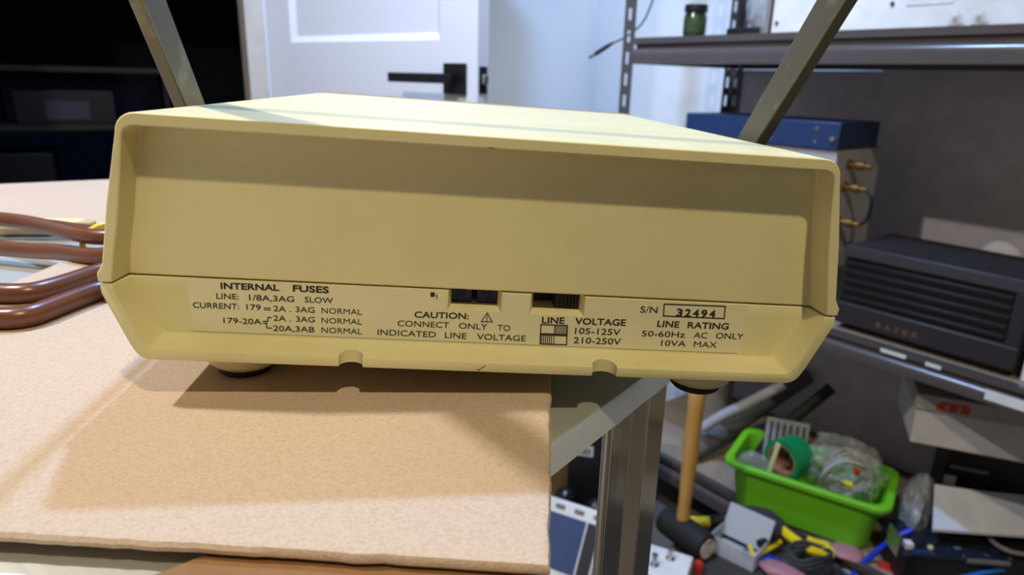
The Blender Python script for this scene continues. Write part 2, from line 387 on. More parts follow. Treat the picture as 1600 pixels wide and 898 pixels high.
# printed label film on the lower panel
YL = RD-.00022
def lab2(u, v): p = dev(u, v, RD); return (p.x, p.z)
lx0 = lab2(291, 432)[0]; lx1 = lab2(1176, 475)[0]-.0018; lzb = Z(-.0752); lzt = Z(SE)-.0007; g = .0016
pts = [(lx0, lzt)]
for x0, x1, zb in wins: pts += [(x0-g, lzt), (x0-g, zb-g), (x1+g, zb-g), (x1+g, lzt)]
pts += [(lx1, lzt), (lx1-.0006, lzb), (lx0+.0012, lzb)]
film = obj('rating_label', MB().prism_y(pts, YL, RD-.00002), LABELM, inst, label='thin printed label film')
YT = YL-.00012
def put(mb, s_, ul, vl, ur, vr, hpx, bold=0.006):
    a = dev(ul, vl, YT); b = dev(ur, vr, YT); d = b-a; h = (dev(ul, vl-hpx, YT)-a).length
    ex = d.normalized(); ez = Vector((0, -1, 0)).cross(ex)*-1
    ez = Vector((-ex.z, 0, ex.x))
    M = Matrix(((ex.x, ez.x, 0, a.x), (0, 0, -1, a.y), (ex.z, ez.z, 0, a.z), (0, 0, 0, 1)))
    mb.text(s_, M, d.length, h, bold)
def bar(mb, pts, wpx=1.0, closed=False):
    q = [dev(u, v, YT) for u, v in pts]; hw = wpx*.00022/2
    for i in range(len(q) if closed else len(q)-1):
        a, b = q[i], q[(i+1) % len(q)]; d = (b-a).normalized(); n = Vector((-d.z, 0, d.x))*hw; a = a-d*hw; b = b+d*hw
        mb.loft([[a+n, b+n, b-n, a-n], [p+Vector((0, .00005, 0)) for p in (a+n, b+n, b-n, a-n)]])
def c1(x, y): return (150+x/3.4533, 400+y/3.4533)
def c2(x, y): return (560+x/4, 420+y/4)
def c3(x, y): return (820+x/3.137, 430+y/3.137)
def ln(mb, c, s_, x0, y0, x1, y1, h, k, bold=.006): put(mb, s_, *c(x0, y0), *c(x1, y1), h/k, 0 if 'M' in s_ else bold)
t1 = MB(); k = 3.4533
for s_, x0, y0, x1, y1, h, bo in [('INTERNAL', 673, 176, 989, 187, 33, .03), ('FUSES', 1062, 190, 1257, 199, 34, .03), ('LINE:', 650, 230, 770, 234, 30, .008), ('1/8A,3AG', 826, 238, 1070, 248, 31, .008), ('SLOW', 1126, 249, 1279, 255, 30, .008),
    ('CURRENT:', 523, 278, 772, 287, 30, .008), ('179', 812, 289, 890, 292, 30, .008), ('=', 905, 300, 943, 302, 32, .01), ('2A .', 958, 297, 1052, 301, 30, .006), ('3AG', 1077, 302, 1180, 306, 30, .006), ('NORMAL', 1217, 308, 1435, 317, 30, .006),
    ('179-20A', 688, 361, 893, 369, 30, .006), ('2A .', 958, 349, 1052, 352, 30, .006), ('3AG', 1079, 354, 1181, 358, 30, .006), ('NORMAL', 1217, 361, 1435, 370, 30, .006), ('20A,3AB', 957, 403, 1179, 411, 30, .006), ('NORMAL', 1217, 413, 1435, 422, 30, .006)]:
    ln(t1, c1, s_, x0, y0, x1, y1, h, k, bo)
bar(t1, [c1(903, 352), c1(927, 352), c1(927, 331), c1(946, 332)], 1.6); bar(t1, [c1(903, 362), c1(921, 363), c1(921, 387), c1(948, 389)], 1.6)
obj('lettering', t1, INK, film, label='black fuse ratings printed at the left', nfix=False)
t2 = MB(); k = 4
for s_, x0, y0, x1, y1, h, bo in [('CAUTION:', 350, 303, 690, 314, 38, .018), ('CONNECT', 245, 357, 566, 369, 36, .004), ('ONLY', 627, 372, 805, 380, 36, .004), ('TO', 868, 384, 948, 388, 36, .004), ('INDICATED', 120, 412, 484, 428, 36, .004), ('LINE', 540, 430, 674, 437, 36, .004), ('VOLTAGE', 740, 440, 1045, 452, 36, .004)]:
    ln(t2, c2, s_, x0, y0, x1, y1, h, k, bo)
bar(t2, [c2(805, 275), c2(768, 329), c2(836, 332)], 1.4, True); bar(t2, [c2(804, 292), c2(803, 314)], 1.3); bar(t2, [c2(803, 320), c2(803, 324)], 1.3)
bar(t2, [c2(464, 159.4), c2(464, 161.2)], 7.0); bar(t2, [c2(487, 166), c2(490, 163), c2(489, 186)], 1.4)
obj('lettering', t2, INK, film, label='black caution notice printed in the middle', nfix=False)
t3 = MB(); k = 3.137
for s_, x0, y0, x1, y1, h, bo in [('LINE', 83, 234, 194, 237, 31, .022), ('VOLTAGE', 245, 239, 494, 247, 31, .022), ('105-125V', 245, 286, 468, 294, 30, .008), ('210-250V', 238, 332, 470, 340, 30, .008), ('S/N', 565, 182, 649, 185, 31, .006),
    ('LINE', 648, 251, 756, 256, 30, .02), ('RATING', 797, 258, 998, 265, 30, .02), ('50-60Hz', 572, 298, 784, 305, 28, .004), ('AC', 827, 306, 893, 309, 28, .004), ('ONLY', 935, 309, 1069, 314, 28, .004), ('10VA', 667, 345, 788, 349, 28, .004), ('MAX', 827, 351, 940, 355, 28, .004)]:
    ln(t3, c3, s_, x0, y0, x1, y1, h, k, bo)
for i, ch in enumerate('32494'):
    xx = 742+i*40; ln(t3, c3, ch, xx, 199+i*1.7, xx+30, 200+i*1.7, 35, k, .035)
bar(t3, [c3(684, 141), c3(983, 152), c3(977, 212), c3(680, 199)], 2.0, True)
for (ax, ay), side in (((1141, 348), 1), ((1138, 412), 0)):
    W_, H_ = 166, 56
    def q(fx, fy): return c2(ax+W_*fx-3*fy, ay+6*fx+H_*fy)
    bar(t3, [q(0, 0), q(1, 0), q(1, 1), q(0, 1)], 1.9, True)
    bar(t3, [q(.52, 0), q(.52, 1)], 1.3)
    for j in range(6):
        fx = (.57 if side else .05)+.075*j
        bar(t3, [q(fx, .14), q(fx, .86)], 1.6)
obj('lettering', t3, INK, film, label='black line voltage and serial number printing at the right', nfix=False)
def edge_bar(mb, pts, wpx):
    q = [dev(u, v, -.00005) for u, v in pts]; hw = wpx*.00021/2
    for a, b in zip(q, q[1:]):
        d = (b-a).normalized(); n = Vector((-d.z, 0, d.x))*hw
        mb.loft([[a+n, b+n*.6, b-n*.6, a-n], [p+Vector((0, .0004, 0)) for p in (a+n, b+n*.6, b-n*.6, a-n)]])
sm = MB(); edge_bar(sm, [(745, 576), (748, 578.5), (752, 575), (759, 571)], 1.6)
obj('scuff_mark', sm, mat('grime', (84, 62, 34), .9), inst, label='small dark scuff on the lower rim')
sm = MB(); edge_bar(sm, [(763, 230.5), (768, 231), (773, 231.5)], 2.0)
obj('scuff_mark', sm, mat('grime_light', (120, 92, 52), .9), inst, label='brown nick on the upper rim')
# seam tabs, feet, bezel, handle
for x, y in ((-.0905, .030), (.0905, .030), (-.088, .25), (.094, .25)):
    fo = obj('foot', MB().lathe([(.0155, Z(-.0815)), (.0152, Z(-.087)), (.0135, Z(-.0925)), (.0112, Z(-.0945))], (x, y, 0), n=28), CREAM, inst, .0005)
    obj('rubber_pad', MB().lathe([(.0100, Z(-.0944)), (.0100, .0010), (.0090, 0)], (x, y, 0), n=28), RUBBER, fo)
fb = MB(); fo_ = [(x*.993, z) for x, z in up_out]+[(x*.993, z) for x, z in reversed(lo_out)]
fb.loft([[(x*s_, y, Z(-.042+(z+.042)*s2_)) for x, z in fo_] for y, s_, s2_ in ((DP+.0002, 1.0, 1.012), (DP+.004, 1.0, 1.012), (DP+.010, .985, .97))])
obj('front_bezel', fb, mat('tan_bezel', (150, 118, 72), .5), inst, .0006, label='tan front panel frame')
h_ = thing; GZ = .175
hm = None
def yl(z, side): return (.0945-.884*z) if side < 0 else (.105-.965*z)
ga = Vector((-.1277, yl(GZ, -1), Z(GZ))); gb = Vector((.1277, yl(GZ, 1), Z(GZ)))
hnd = obj('carry_handle', MB().tube([ga, ga.lerp(gb, .5), gb], .0075, 14, 2), DARKP, inst, label='raised carrying handle with a dark grip')
for s_ in (-1, 1):
    z0, z1 = -.034, GZ; a = Vector((0, yl(z0, s_), Z(z0))); b = Vector((0, yl(z1, s_), Z(z1))); d = (b-a).normalized(); n = Vector((0, -d.z, d.y))*.0088
    xi, xo = s_*.1277, s_*.1331
    obj('arm', MB().loft([[(xi, *(p-n)[1:]), (xo, *(p-n)[1:]), (xo, *(p+n)[1:]), (xi, *(p+n)[1:])] for p in (a, b+d*.006)]), HANDLE, hnd, .0008, label='flat worn aluminium arm')
    obj('pivot', MB().lathe([(.0105, -.1277), (.0105, -.1240)] if s_ < 0 else [(.0105, .1240), (.0105, .1277)], (0, yl(-.030, s_), Z(-.030)), axis='X', n=20), DARKP, hnd)

# ------------------------------------------------------------------ brown mains cable coil and plug beside it
zc = CT+.0050
def cz(u, v, dz=0): p = onz(u, v, zc); p.z += dz; return p
pts = [cz(40, 352, .001), cz(110, 357, .0), cz(160, 367, 0), Vector((-.215, .452, zc)), Vector((-.186, .42, zc)), Vector((-.190, .375, zc)),
       cz(172, 419), cz(130, 434), cz(60, 455), cz(0, 460), Vector((-.36, .335, zc)), Vector((-.47, .36, zc-.006)), Vector((-.53, .41, zc-.006)), Vector((-.49, .452, zc-.006)),
       cz(0, 381, -.003), cz(60, 385, -.003), cz(110, 392, -.001), cz(158, 404, 0), Vector((-.202, .39, zc+.009)), Vector((-.178, .348, zc)), Vector((-.186, .325, zc)),
       cz(168, 448), cz(120, 466), cz(60, 487), cz(0, 502), Vector((-.33, .30, zc)), Vector((-.46, .315, zc+.004)), Vector((-.575, .40, zc+.006)), Vector((-.50, .470, zc+.008)),
       cz(0, 357, .007), cz(60, 367, .007), cz(120, 385, .0085), cz(158, 397, .0095)]
pts += [Vector((-.200, .415, zc+.009)), Vector((-.172, .43, zc+.006))]
def soften(P, k=6, it=14):
    Q = []
    for i in range(len(P)-1):
        p0, p1, p2, p3 = P[max(i-1, 0)], P[i], P[i+1], P[min(i+2, len(P)-1)]
        for j in range(k):
            t = j/k; Q.append(.5*((2*p1)+(p2-p0)*t+(2*p0-5*p1+4*p2-p3)*t*t+(3*p1-p0-3*p2+p3)*t**3))
    Q.append(P[-1])
    for _ in range(it): Q = [Q[0]]+[(Q[i-1]+Q[i]*2+Q[i+1])/4 for i in range(1, len(Q)-1)]+[Q[-1]]
    return Q
coil = tag(obj('power_cable', MB().tube(soften(pts), .0049, 14, 0), CABLEM), 'coiled brown mains cable on the cardboard left of the instrument', 'cable')
m0 = cz(168, 384, .003); tie = MB(); N = 20; dirv = (cz(160, 400, 0)-cz(100, 383, 0)).normalized(); side = Vector((-dirv.y, dirv.x, 0))
loop = [m0+side*math.cos(2*PI*k/N)*.0145+Vector((0, 0, 1))*math.sin(2*PI*k/N)*.0105 for k in range(N+1)]
tie.tube(loop, .0017, 8, 0)
obj('cable_tie', tie, YELLOW, coil, label='bright yellow twist tie')
pl = onz(55, 347, CT+.004)
plug = thing('adapter_plug', 'flat ivory plastic connector lying behind the brown cable', 'connector', (pl.x, pl.y, CT), .10)
obj('body', MB().prism(rrect(.066, .012, .004), 0, .006), IVORY, plug, .0012)
obj('tip', MB().bx(.030, .040, -.004, .004, .001, .005), mat('tan_plastic', (188, 168, 120), .5), plug, .001)

# ------------------------------------------------------------------ steel rack with three levels
ZU, ZM, ZB = EYE+.100, EYE-.470, EYE-.945
SL, SD = 1.25, .46
rack = thing('storage_rack', 'dark grey boltless steel shelving rack against the pale wall', 'shelving', (F.x, F.y, 0), RZ)
def post(x, y, sx, sy):
    pm = MB(); H = 1.83; wf = .036; n = int(H/.0508)
    for k in range(n):
        z0 = k*.0508; z1 = z0+.0508
        for (a0, a1) in ((0, .011), (.024, wf)):
            pm.bx(x+sx*a0, x+sx*a1, y, y+sy*.002, z0, z1); pm.bx(x, x+sx*.002, y+sy*a0, y+sy*a1, z0, z1)
        pm.bx(x+sx*.011, x+sx*.024, y, y+sy*.002, z0, z0+.022); pm.bx(x, x+sx*.002, y+sy*.011, y+sy*.024, z0, z0+.022)
    return obj('post', pm, RACK, rack)
post(-.036, 0, 1, 1); post(-.036, SD, 1, -1); post(SL+.036, 0, -1, 1); post(SL+.036, SD, -1, -1)
bp = [(.0, 0), (.0, -.014), (.009, -.017), (.009, -.024), (.004, -.0255), (-.0005, -.028), (-.0038, -.0315), (-.0056, -.036), (-.006, -.042), (-.006, -.060), (.010, -.060), (.010, -.010), (.018, -.004), (.018, 0)]
for zz in (ZU, ZM, ZB):
    bq = bp if zz != ZM else [(a_, b_*.72) for a_, b_ in bp]
    fbm = MB().loft([[(x_, a_, zz+b_) for a_, b_ in bq] for x_ in (.001, SL-.001)]); obj('beam', fbm, RACK, rack)
    rbm = MB().loft([[(x_, SD-a_, zz+b_) for a_, b_ in bp] for x_ in (.001, SL-.001)]); obj('beam', rbm, RACK, rack)
    obj('deck', MB().bx(.002, SL-.002, .019, SD-.019, zz-.013, zz-.0005), DECK if zz != ZU else RACK, rack, label='particle board shelf deck')
    obj('side_beam', MB().bx(-.004, 0, .02, SD-.02, zz-.06, zz-.014), RACK, rack); obj('side_beam', MB().bx(SL, SL+.004, .02, SD-.02, zz-.06, zz-.014), RACK, rack)
obj('back_panel', MB().bx(-.030, SL+.03, SD+.004, SD+.012, .02, ZU-.062), mat('grey_back_panel', (214, 206, 208), .8), rack, label='grey backing panel')
def onrack(name, label, cat, t, d, z, rz=0, group=None): p = sh(t, d, z); return thing(name, label, cat, p, RZ+rz, group)

# upper shelf
jar = onrack('storage_jar', 'small dark green glass jar with a lid on the upper shelf', 'jar', .130, .06, ZU)
obj('body', MB().lathe([(.020, 0), (.0255, .003), (.0255, .048), (.022, .054), (.022, .056)], n=28), JARG, jar)
obj('label_band', MB().lathe([(.0257, .010), (.0259, .011), (.0259, .042), (.0257, .043)], n=28), JARL, jar)
obj('lid', MB().lathe([(.0258, .055), (.0262, .057), (.0262, .069), (.0245, .0715)], n=28), BLACKP, jar)
st = onrack('tool_stand', 'black plastic stand with a raised arm beside the green jar', 'stand', .262, .10, ZU)
obj('base', MB().prism(rrect(.100, .08, .014, 4), 0, .018), BLACKP, st, .003)
obj('column', MB().bx(-.052, -.040, .01, .024, .0181, .10), BLACKP, st, .002)
obj('arm', MB().loft([[(-.13, .005, .122), (-.13, .03, .122), (-.13, .03, .146), (-.13, .005, .146)], [(-.02, .005, .088), (-.02, .03, .088), (-.02, .03, .114), (-.02, .005, .114)]]), BLACKP, st, .002)
def crumple(mb, c, sx, sy, sz, amp, seed, sub=4):
    b2 = bmesh.new(); bmesh.ops.create_icosphere(b2, subdivisions=sub, radius=1)
    for v in b2.verts:
        p = v.co.copy(); n_ = noise.fractal(p*1.6+Vector((seed, 0, 0)), .9, 2.1, 4)*.7+.9*abs(noise.noise(p*2.6+Vector((0, seed, 0))))-.3+.35*abs(noise.noise(p*7+Vector((0, seed, 3))))
        p *= 1+amp*n_; v.co = Vector((c[0]+p.x*sx, c[1]+p.y*sy, max(c[2]-sz*.96, c[2]+p.z*sz)))
    me = bpy.data.meshes.new('tmp'); b2.to_mesh(me); b2.free(); mb.b.from_mesh(me); bpy.data.meshes.remove(me); return mb
bag = onrack('plastic_bag', 'crumpled grey plastic bag standing on the black stand on the upper shelf', 'bag', .272, .10, ZU+.0185)
obj('bag_film', crumple(MB(), (0, 0, .055), .034, .024, .058, .16, 3), CLEARD, bag)
slv = onrack('clear_sleeve', 'narrow clear plastic sleeve against the left end of the white enclosure', 'sleeve', .340, .02, ZU)
obj('film', MB().bx(-.010, .008, 0, .06, 0, .14), CLEAR, slv, .001)
obj('insert', MB().bx(-.003, .006, .002, .058, .001, .12), mat('brown_card', (120, 98, 90), .7), slv)
wb = onrack('white_enclosure', 'large white metal enclosure with small screws on the upper shelf', 'enclosure', .352, .022, ZU)
obj('body', MB().bx(0, .80, .002, .36, .0, .21), WHITEM, wb, .002)
def scr(x, z): return obj('screw', MB().lathe([(.0035, -.0005), (.0035, .002)], (x, 0, z), 'Y', 12), DARKP, wb)
scr(.012, .020); scr(.236, .043); scr(.012, .19); scr(.236, .19)
obj('sticker', MB().bx(.260, .335, .0008, .0019, .038, .085), STICK, wb)
for t_, lab in ((.700, 'left one of two tiny clear glass tubes at the front of the upper shelf'), (.735, 'right one of two tiny clear glass tubes at the front of the upper shelf')):
    tb = onrack('vacuum_tube', lab, 'glass tube', t_, .0085, ZU, 0, 'glass tubes on the upper shelf')
    obj('bulb', MB().lathe([(.0075, .001), (.0088, .003), (.0088, .017), (.0062, .022), (.0025, .026), (.0012, .029)], n=18), GLASS, tb)
    obj('electrode', MB().lathe([(.0042, .004), (.0042, .015)], n=12), SILVER, tb)
    obj('base', MB().lathe([(.0085, 0), (.0085, .001)], n=18), SILVER, tb)
# plug hanging past the left post
usb = onrack('audio_cable', 'thin dark cable with a silver tipped plug hanging past the left rack post', 'cable', 0, 0, 0)
def fp(u, v, d):                                   # on the plane d behind the rack front, in rack coordinates
    P0 = F+D*d; n = D; r = ray(u, v); s_ = P0.dot(n)/r.dot(n); p = r*s_-F; return Vector((p.dot(L), d, r.z*s_+EYE))
obj('cord', MB().tube([fp(958, 67, -.012), fp(972, 61, .012), fp(985, 53, .045), fp(1002, 38, .05), fp(1014, 16, .05), fp(1026, -20, .05), fp(1034, -60, .05)], .0022, 8, 4), DARKP, usb)
obj('plug_body', MB().tube([fp(958, 67, -.012), fp(948, 73, -.012), fp(931, 84, -.012)], .005, 12, 0, [.003, .0055, .0055]), DARKP, usb)
obj('plug_tip', MB().tube([fp(931, 84, -.012), fp(921, 90, -.012)], .0036, 10, 0), SILVER, usb)

# middle shelf
gb_ = onrack('grey_instrument', 'tall light grey metal instrument under the blue box, with connectors on its right side', 'instrument', .160, .035, ZM)
GH = EYE-.121-ZM
obj('body', MB().bx(0, .366, 0, .19, .006, GH), GREYM, gb_, .003)
for x in (.03, .336):
    for y in (.03, .16): obj('foot', MB().lathe([(.012, 0), (.012, .0062)], (x, y, 0), n=14), RUBBER, gb_)
for z_, y_ in ((GH-.030, .055), (GH-.075, .050), (GH-.145, .045)):
    cn = obj('connector', MB().lathe([(.011, .366), (.011, .370), (.0065, .371), (.0065, .384), (.009, .385), (.009, .398), (.005, .399), (.005, .412)], (0, y_, z_), 'X', 16), GOLD, gb_)
obj('jumper_cable', MB().tube([(.410, .050, GH-.075), (.425, .05, GH-.09), (.424, .05, GH-.13), (.41, .045, GH-.145)], .004, 10, 5), BLACKP, gb_)
bb = onrack('blue_case', 'flat blue metal case on top of the tall grey instrument', 'case', .155, .030, EYE-.1208)
obj('body', MB().bx(0, .372, 0, .165, .0, .053), BLUEM, bb, .0015)
for x, z in ((.225, .040), (.325, .040), (.225, .014), (.325, .014)): obj('screw', MB().lathe([(.003, -.001), (.003, .0015)], (x, 0, z), 'Y', 10), SILVER, bb)
obj('knob', MB().lathe([(.005, -.006), (.005, 0)], (.362, 0, .022), 'Y', 12), SILVER, bb)
# black graphics enclosure
rz_ = onrack('graphics_enclosure', 'black vented electronics enclosure with gilt brand lettering on the middle shelf', 'enclosure', .580, .020, ZM, .0)
rzx = Matrix.Rotation(math.radians(-0.0), 4, 'Y')
W_, H_, DD_ = .315, .172, .20
rm = MB().bx(0, W_, .012, DD_, .010, H_)
rm.loft([[(0, 0, z) for z in ()]] if False else [[(0, .012, .010), (W_, .012, .010), (W_, .0, .016), (0, .0, .016)], [(0, .012, .060), (W_, .012, .060), (W_, .0, .056), (0, .0, .056)]])
rm.loft([[(0, .012, .146), (W_, .012, .146), (W_, .0, .150), (0, .0, .150)], [(0, .012, H_), (W_, .012, H_), (W_, .004, H_), (0, .004, H_)]])
rm.bx(W_-.022, W_, .001, .0121, .056, .150)
obj('body', rm, DARKP, rz_, .002)
vm = MB()
for k in range(5): vm.bx(.002, W_-.024, .003, .0119, .064+k*.0175, .0720+k*.0175)
obj('vent_slats', vm, BLACKP, rz_, .001)
gl = MB()
for x, z in ((.040, .1355), (.052, .1180), (.046, .1005), (.034, .0830), (.054, .0830)): gl.bx(x, x+.010, .0112, .0119, z, z+.004)
obj('vent_glint', gl, GGLINT, rz_, label='small glowing green pieces imitating reflections behind the vents')  # green reflections imitated by faintly glowing pieces
tm = MB(); Mx = Matrix(((1, 0, 0, .085), (0, 0, -1, -.0004), (0, 1, 0, .025), (0, 0, 0, 1)))
for i, ch in enumerate('RAZER'): tm.text(ch, Mx @ Matrix.Translation((i*.0165, 0, 0)), .0100, .0110, .0, .0003)
obj('lettering', tm, GREYT, rz_, nfix=False)
obj('corner_highlight', MB().bx(W_-.032, W_-.012, .0025, .0040, H_-.016, H_-.011), STICK, rz_)  # white bar stands in for a highlight on the corner
for x in (.02, W_-.02):
    for y in (.03, .17): obj('foot', MB().lathe([(.010, 0), (.010, .0101)], (x, y, 0), n=12), RUBBER, rz_)
for t_, w_, lab in ((.690, .046, 'long white sticker on the shelf edge under the gilt lettering'), (.770, .026, 'short white sticker on the shelf edge right of the gilt lettering')):
    p = onrack('edge_sticker', lab, 'sticker', t_, -.0009, ZM-.012, 0, 'stickers on the shelf edge'); obj('sticker', MB().bx(0, w_, 0, .0008, .0, .007), STICK, p)
pw = onrack('paper_parcel', 'crumpled white paper parcel behind the black enclosure', 'parcel', .66, .30, ZM)
pz = (sh(.66, .30, 0)); hh = (EYE-.29-ZM); obj('wrap', crumple(MB(), (.10, 0, hh/2), .055, .03, hh/2, .05, 8), PAPER, pw)
wr = onrack('white_bracket', 'white plastic bracket with dark notches at the right of the black enclosure', 'bracket', .905, .03, ZM)
obj('body', MB().bx(0, .10, 0, .06, 0, .15), WHITEM, wr, .003)
for z_ in (.045, .095, .13): obj('notch', MB().bx(-.001, .016, -.0008, .004, z_, z_+.008), BLACKP, wr)
ls = onrack('edge_strip', 'pale plastic strip on the front edge of the middle shelf at the right', 'strip', .872, -.0076, ZM-.036)
obj('strip', MB().bx(0, .16, 0, .0012, 0, .018), STICK, ls)

# bottom shelf
gbx = thing('carton', 'white carton with an orange printed mark under the middle shelf', 'box', (.785, 1.194, EYE-.660), math.radians(-22))
obj('body', MB().bx(0, .30, 0, .20, 0, .072), mat('grey_white_card', (200, 196, 196), .8), gbx, .002)
obj('lid', MB().bx(-.004, .304, -.004, .204, .0725, .104), mat('shaded_card', (168, 160, 156), .85), gbx, .002)  # darker card colour carries the shade of the shelf above
mk = MB()
for k in range(3): mk.bx(.030+k*.020, .030+k*.020+.014, -.0052, -.0042, .078, .092)
obj('printed_mark', mk.bx(.034, .080, -.0052, -.0042, .092, .096), ORANGE, gbx)
bk = thing('black_console', 'black flat electronics case with a white sticker, under the white carton', 'electronics', (.945, 1.306, ZB), math.radians(-22))
obj('body', MB().bx(0, .20, .0, .10, 0, EYE-.6602-ZB), BLACKP, bk, .004)
zs = ony(1537, 768, 1.29).z-ZB
obj('sticker', MB().bx(.004, .026, -.0012, -.0002, zs, zs+.032), STICK, bk)
obj('trim_bar', MB().bx(.01, .08, -.003, -.0002, zs+.05, zs+.058), GREYC, bk, .001)
# green bin
bc = Vector((.6873, 1.366, 0)); bz = EYE-.935
BRZ = math.radians(-33.5)
bn = thing('storage_bin', 'lime green plastic bin full of parts on the front of the bottom shelf', 'bin', (bc.x, bc.y, ZB+.001), BRZ)
bh = EYE-.82-ZB; W0, D0 = .345, .20
def bl_(w_, d_, r_, z_): return [(x, y, z_) for x, y in rrect(w_, d_, r_, 7)]
bm_ = MB().loft([bl_(W0-.075, D0-.055, .03, 0), bl_(W0-.062, D0-.042, .035, .006), bl_(W0-.036, D0-.026, .035, bh-.022), bl_(W0-.032, D0-.022, .035, bh-.014), bl_(W0, D0, .034, bh-.013), bl_(W0+.001, D0+.001, .034, bh-.004), bl_(W0-.004, D0-.004, .033, bh), bl_(W0-.032, D0-.030, .032, bh-.002), bl_(W0-.042, D0-.036, .033, bh-.02), bl_(W0-.066, D0-.048, .03, .005)])
obj('bin_body', bm_, GREEN, bn, .0008)
def inbin(x, y, z): return Matrix.Translation((bc.x, bc.y, ZB+.001)) @ Matrix.Rotation(BRZ, 4, 'Z') @ Vector((x, y, z))
def tin(name, label, cat, x, y, z, rz=0): return thing(name, label, cat, inbin(x, y, z), BRZ+rz)
tp = tin('tape_roll', 'roll of green tape leaning in the green bin', 'tape', -.060, -.020, bh-.050, -.45)
def ring(ro, ri, y0, y1, n=36): return MB().lathe([(ri, y0), (ro, y0), (ro, y1), (ri, y1), (ri, y0)], (0, 0, .048), 'Y', n, False)
obj('tape', ring(.048, .0365, 0, .052), TAPEG, tp); obj('core', ring(.0363, .032, .001, .050), CARDC, tp)
ws = tin('plastic_strip', 'cream plastic strip standing across the mouth of the green tape roll', 'strip', -.072, -.036, bh-.046, -.45)
obj('strip', MB().box((0, -.006, .045), (.011, .003, .105), Matrix.Rotation(.16, 4, 'Y')), IVORY, ws)
cb = tin('coaxial_cable', 'coil of grey coaxial cable in the green bin', 'cable', .065, .015, bh-.06, .3)
pp = []
for k in range(73):
    a = 2*PI*k/18; r_ = .050+.004*math.sin(k*.7); pp.append((.006*math.sin(k*.31)+r_*math.cos(a)+.004*(k/18), -.03+.018*(k/18)+.005*math.sin(k*1.3), .052+r_*.95*math.sin(a)))
obj('cord', MB().tube(pp, .0042, 8, 1), mat('pale_grey_cable', (164, 158, 150), .35), cb)
obj('connector', MB().tube([(.0, -.045, .02), (.028, -.05, .0)], .006, 12, 0), SILVER, cb); obj('connector', MB().tube([(.03, -.05, .045), (.05, -.055, .03)], .006, 12, 0), SILVER, cb)
obj('marker', MB().tube([(.012, -.042, .090), (.022, -.040, .085)], .0062, 10, 0), RED, cb); obj('marker', MB().tube([(-.004, -.040, .055), (.012, -.042, .052)], .0062, 10, 0), YELLOW, cb)
b1 = tin('plastic_bag', 'clear plastic bag bulging in the green bin around the coaxial coil', 'bag', .06, .03, bh-.07)
obj('film', crumple(MB(), (0, 0, .07), .082, .052, .068, .30, 5, 5), CLEAR, b1)
b2 = thing('plastic_bag', 'crumpled grey plastic bag spilling down the right side of the green bin', 'bag', inbin(.215, .03, .0), BRZ)
obj('film', crumple(MB(), (0, 0, .078), .036, .075, .08, .2, 11), CLEARD, b2)
b3 = tin('plastic_pouch', 'small clear pouch in the left end of the green bin', 'pouch', -.115, -.04, bh-.055, .2)
obj('film', crumple(MB(), (0, 0, .032), .036, .018, .034, .12, 21, 3), CLEAR, b3)
b4 = tin('striped_bag', 'clear bag printed with grey stripes behind the green tape roll', 'bag', -.07, .060, bh-.05, .2)
sb = obj('film', MB().box((0, 0, .055), (.095, .006, .105), Matrix.Rotation(-.35, 4, 'X')), CLEARD, b4, .001)
stp = MB()
for k in range(6): stp.box((-.036+k*.0145, -.0045, .055), (.005, .0016, .09), Matrix.Rotation(-.35, 4, 'X'))
obj('stripe', stp, DARKP, b4)
bt_ = tin('black_tube', 'black rubber tube sticking up out of the left end of the green bin', 'tube', -.132, .045, bh-.085)
obj('tube', MB().tube([(0, 0, 0), (.015, .015, .06), (.06, .05, .13), (.13, .10, .22)], .014, 14, 5), RUBBER, bt_)
# grey hoses behind and left of the bin
p0 = onz(1078, 704, ZB+.03); p1 = onz(1135, 668, EYE-.88); p2 = onz(1190, 630, EYE-.84); p3 = onz(1260, 585, EYE-.77)
hs = tag(obj('foam_pipe', MB().tube([p0, p1, p2, p3], .030, 16, 5, [.028, .03, .03, .028]), GREYF), 'thick grey foam pipe leaning behind the mallet handle', 'pipe')
p0 = onz(1098, 668, ZB+.10); p1 = onz(1130, 648, EYE-.80); p2 = onz(1160, 634, EYE-.77); p3 = onz(1225, 600, EYE-.70)
hs = tag(obj('foam_pipe', MB().tube([p0, p1, p2, p3], .013, 14, 5), mat('pale_grey_foam', (168, 166, 170), .6)), 'thin pale grey pipe lying on top of the thick foam pipe', 'pipe')
p = onz(1105, 690, ZB)+Vector((.05, .14, 0))
cn = thing('white_tub', 'pale grey plastic tub on the bottom shelf behind the mallet handle', 'tub', (p.x, p.y, ZB), .2)
obj('body', MB().lathe([(.042, 0), (.046, .004), (.052, .15), (.055, .155), (.055, .165), (.050, .165), (.046, .15), (.042, .006)], n=24), mat('pale_grey_plastic', (176, 172, 176), .5), cn)

# ------------------------------------------------------------------ things on the floor in front of the rack
crate = None
def at(u, v, z): return onz(u, v, z)
ZF = EYE-.955                                      # top of the low crate the tools lie on
q = at(1150, 860, ZF)
cp_ = sh(.45, -.05, 0)
cr = thing('tool_crate', 'low dark crate on the floor carrying the tools in front of the rack', 'crate', (cp_.x, cp_.y, 0), RZ)
cm = MB(); cm.bx(0, .80, -.41, 0, 0, .010)
for x0, x1, y0, y1 in ((0, .80, -.41, -.402), (0, .80, -.008, 0), (0, .008, -.402, -.008), (.792, .80, -.402, -.008)): cm.bx(x0, x1, y0, y1, .010, ZF-.008)
cm.bx(0, .80, -.41, 0, ZF-.008, ZF)
obj('body', cm, mat('dark_crate_board', (58, 52, 48), .8), cr)
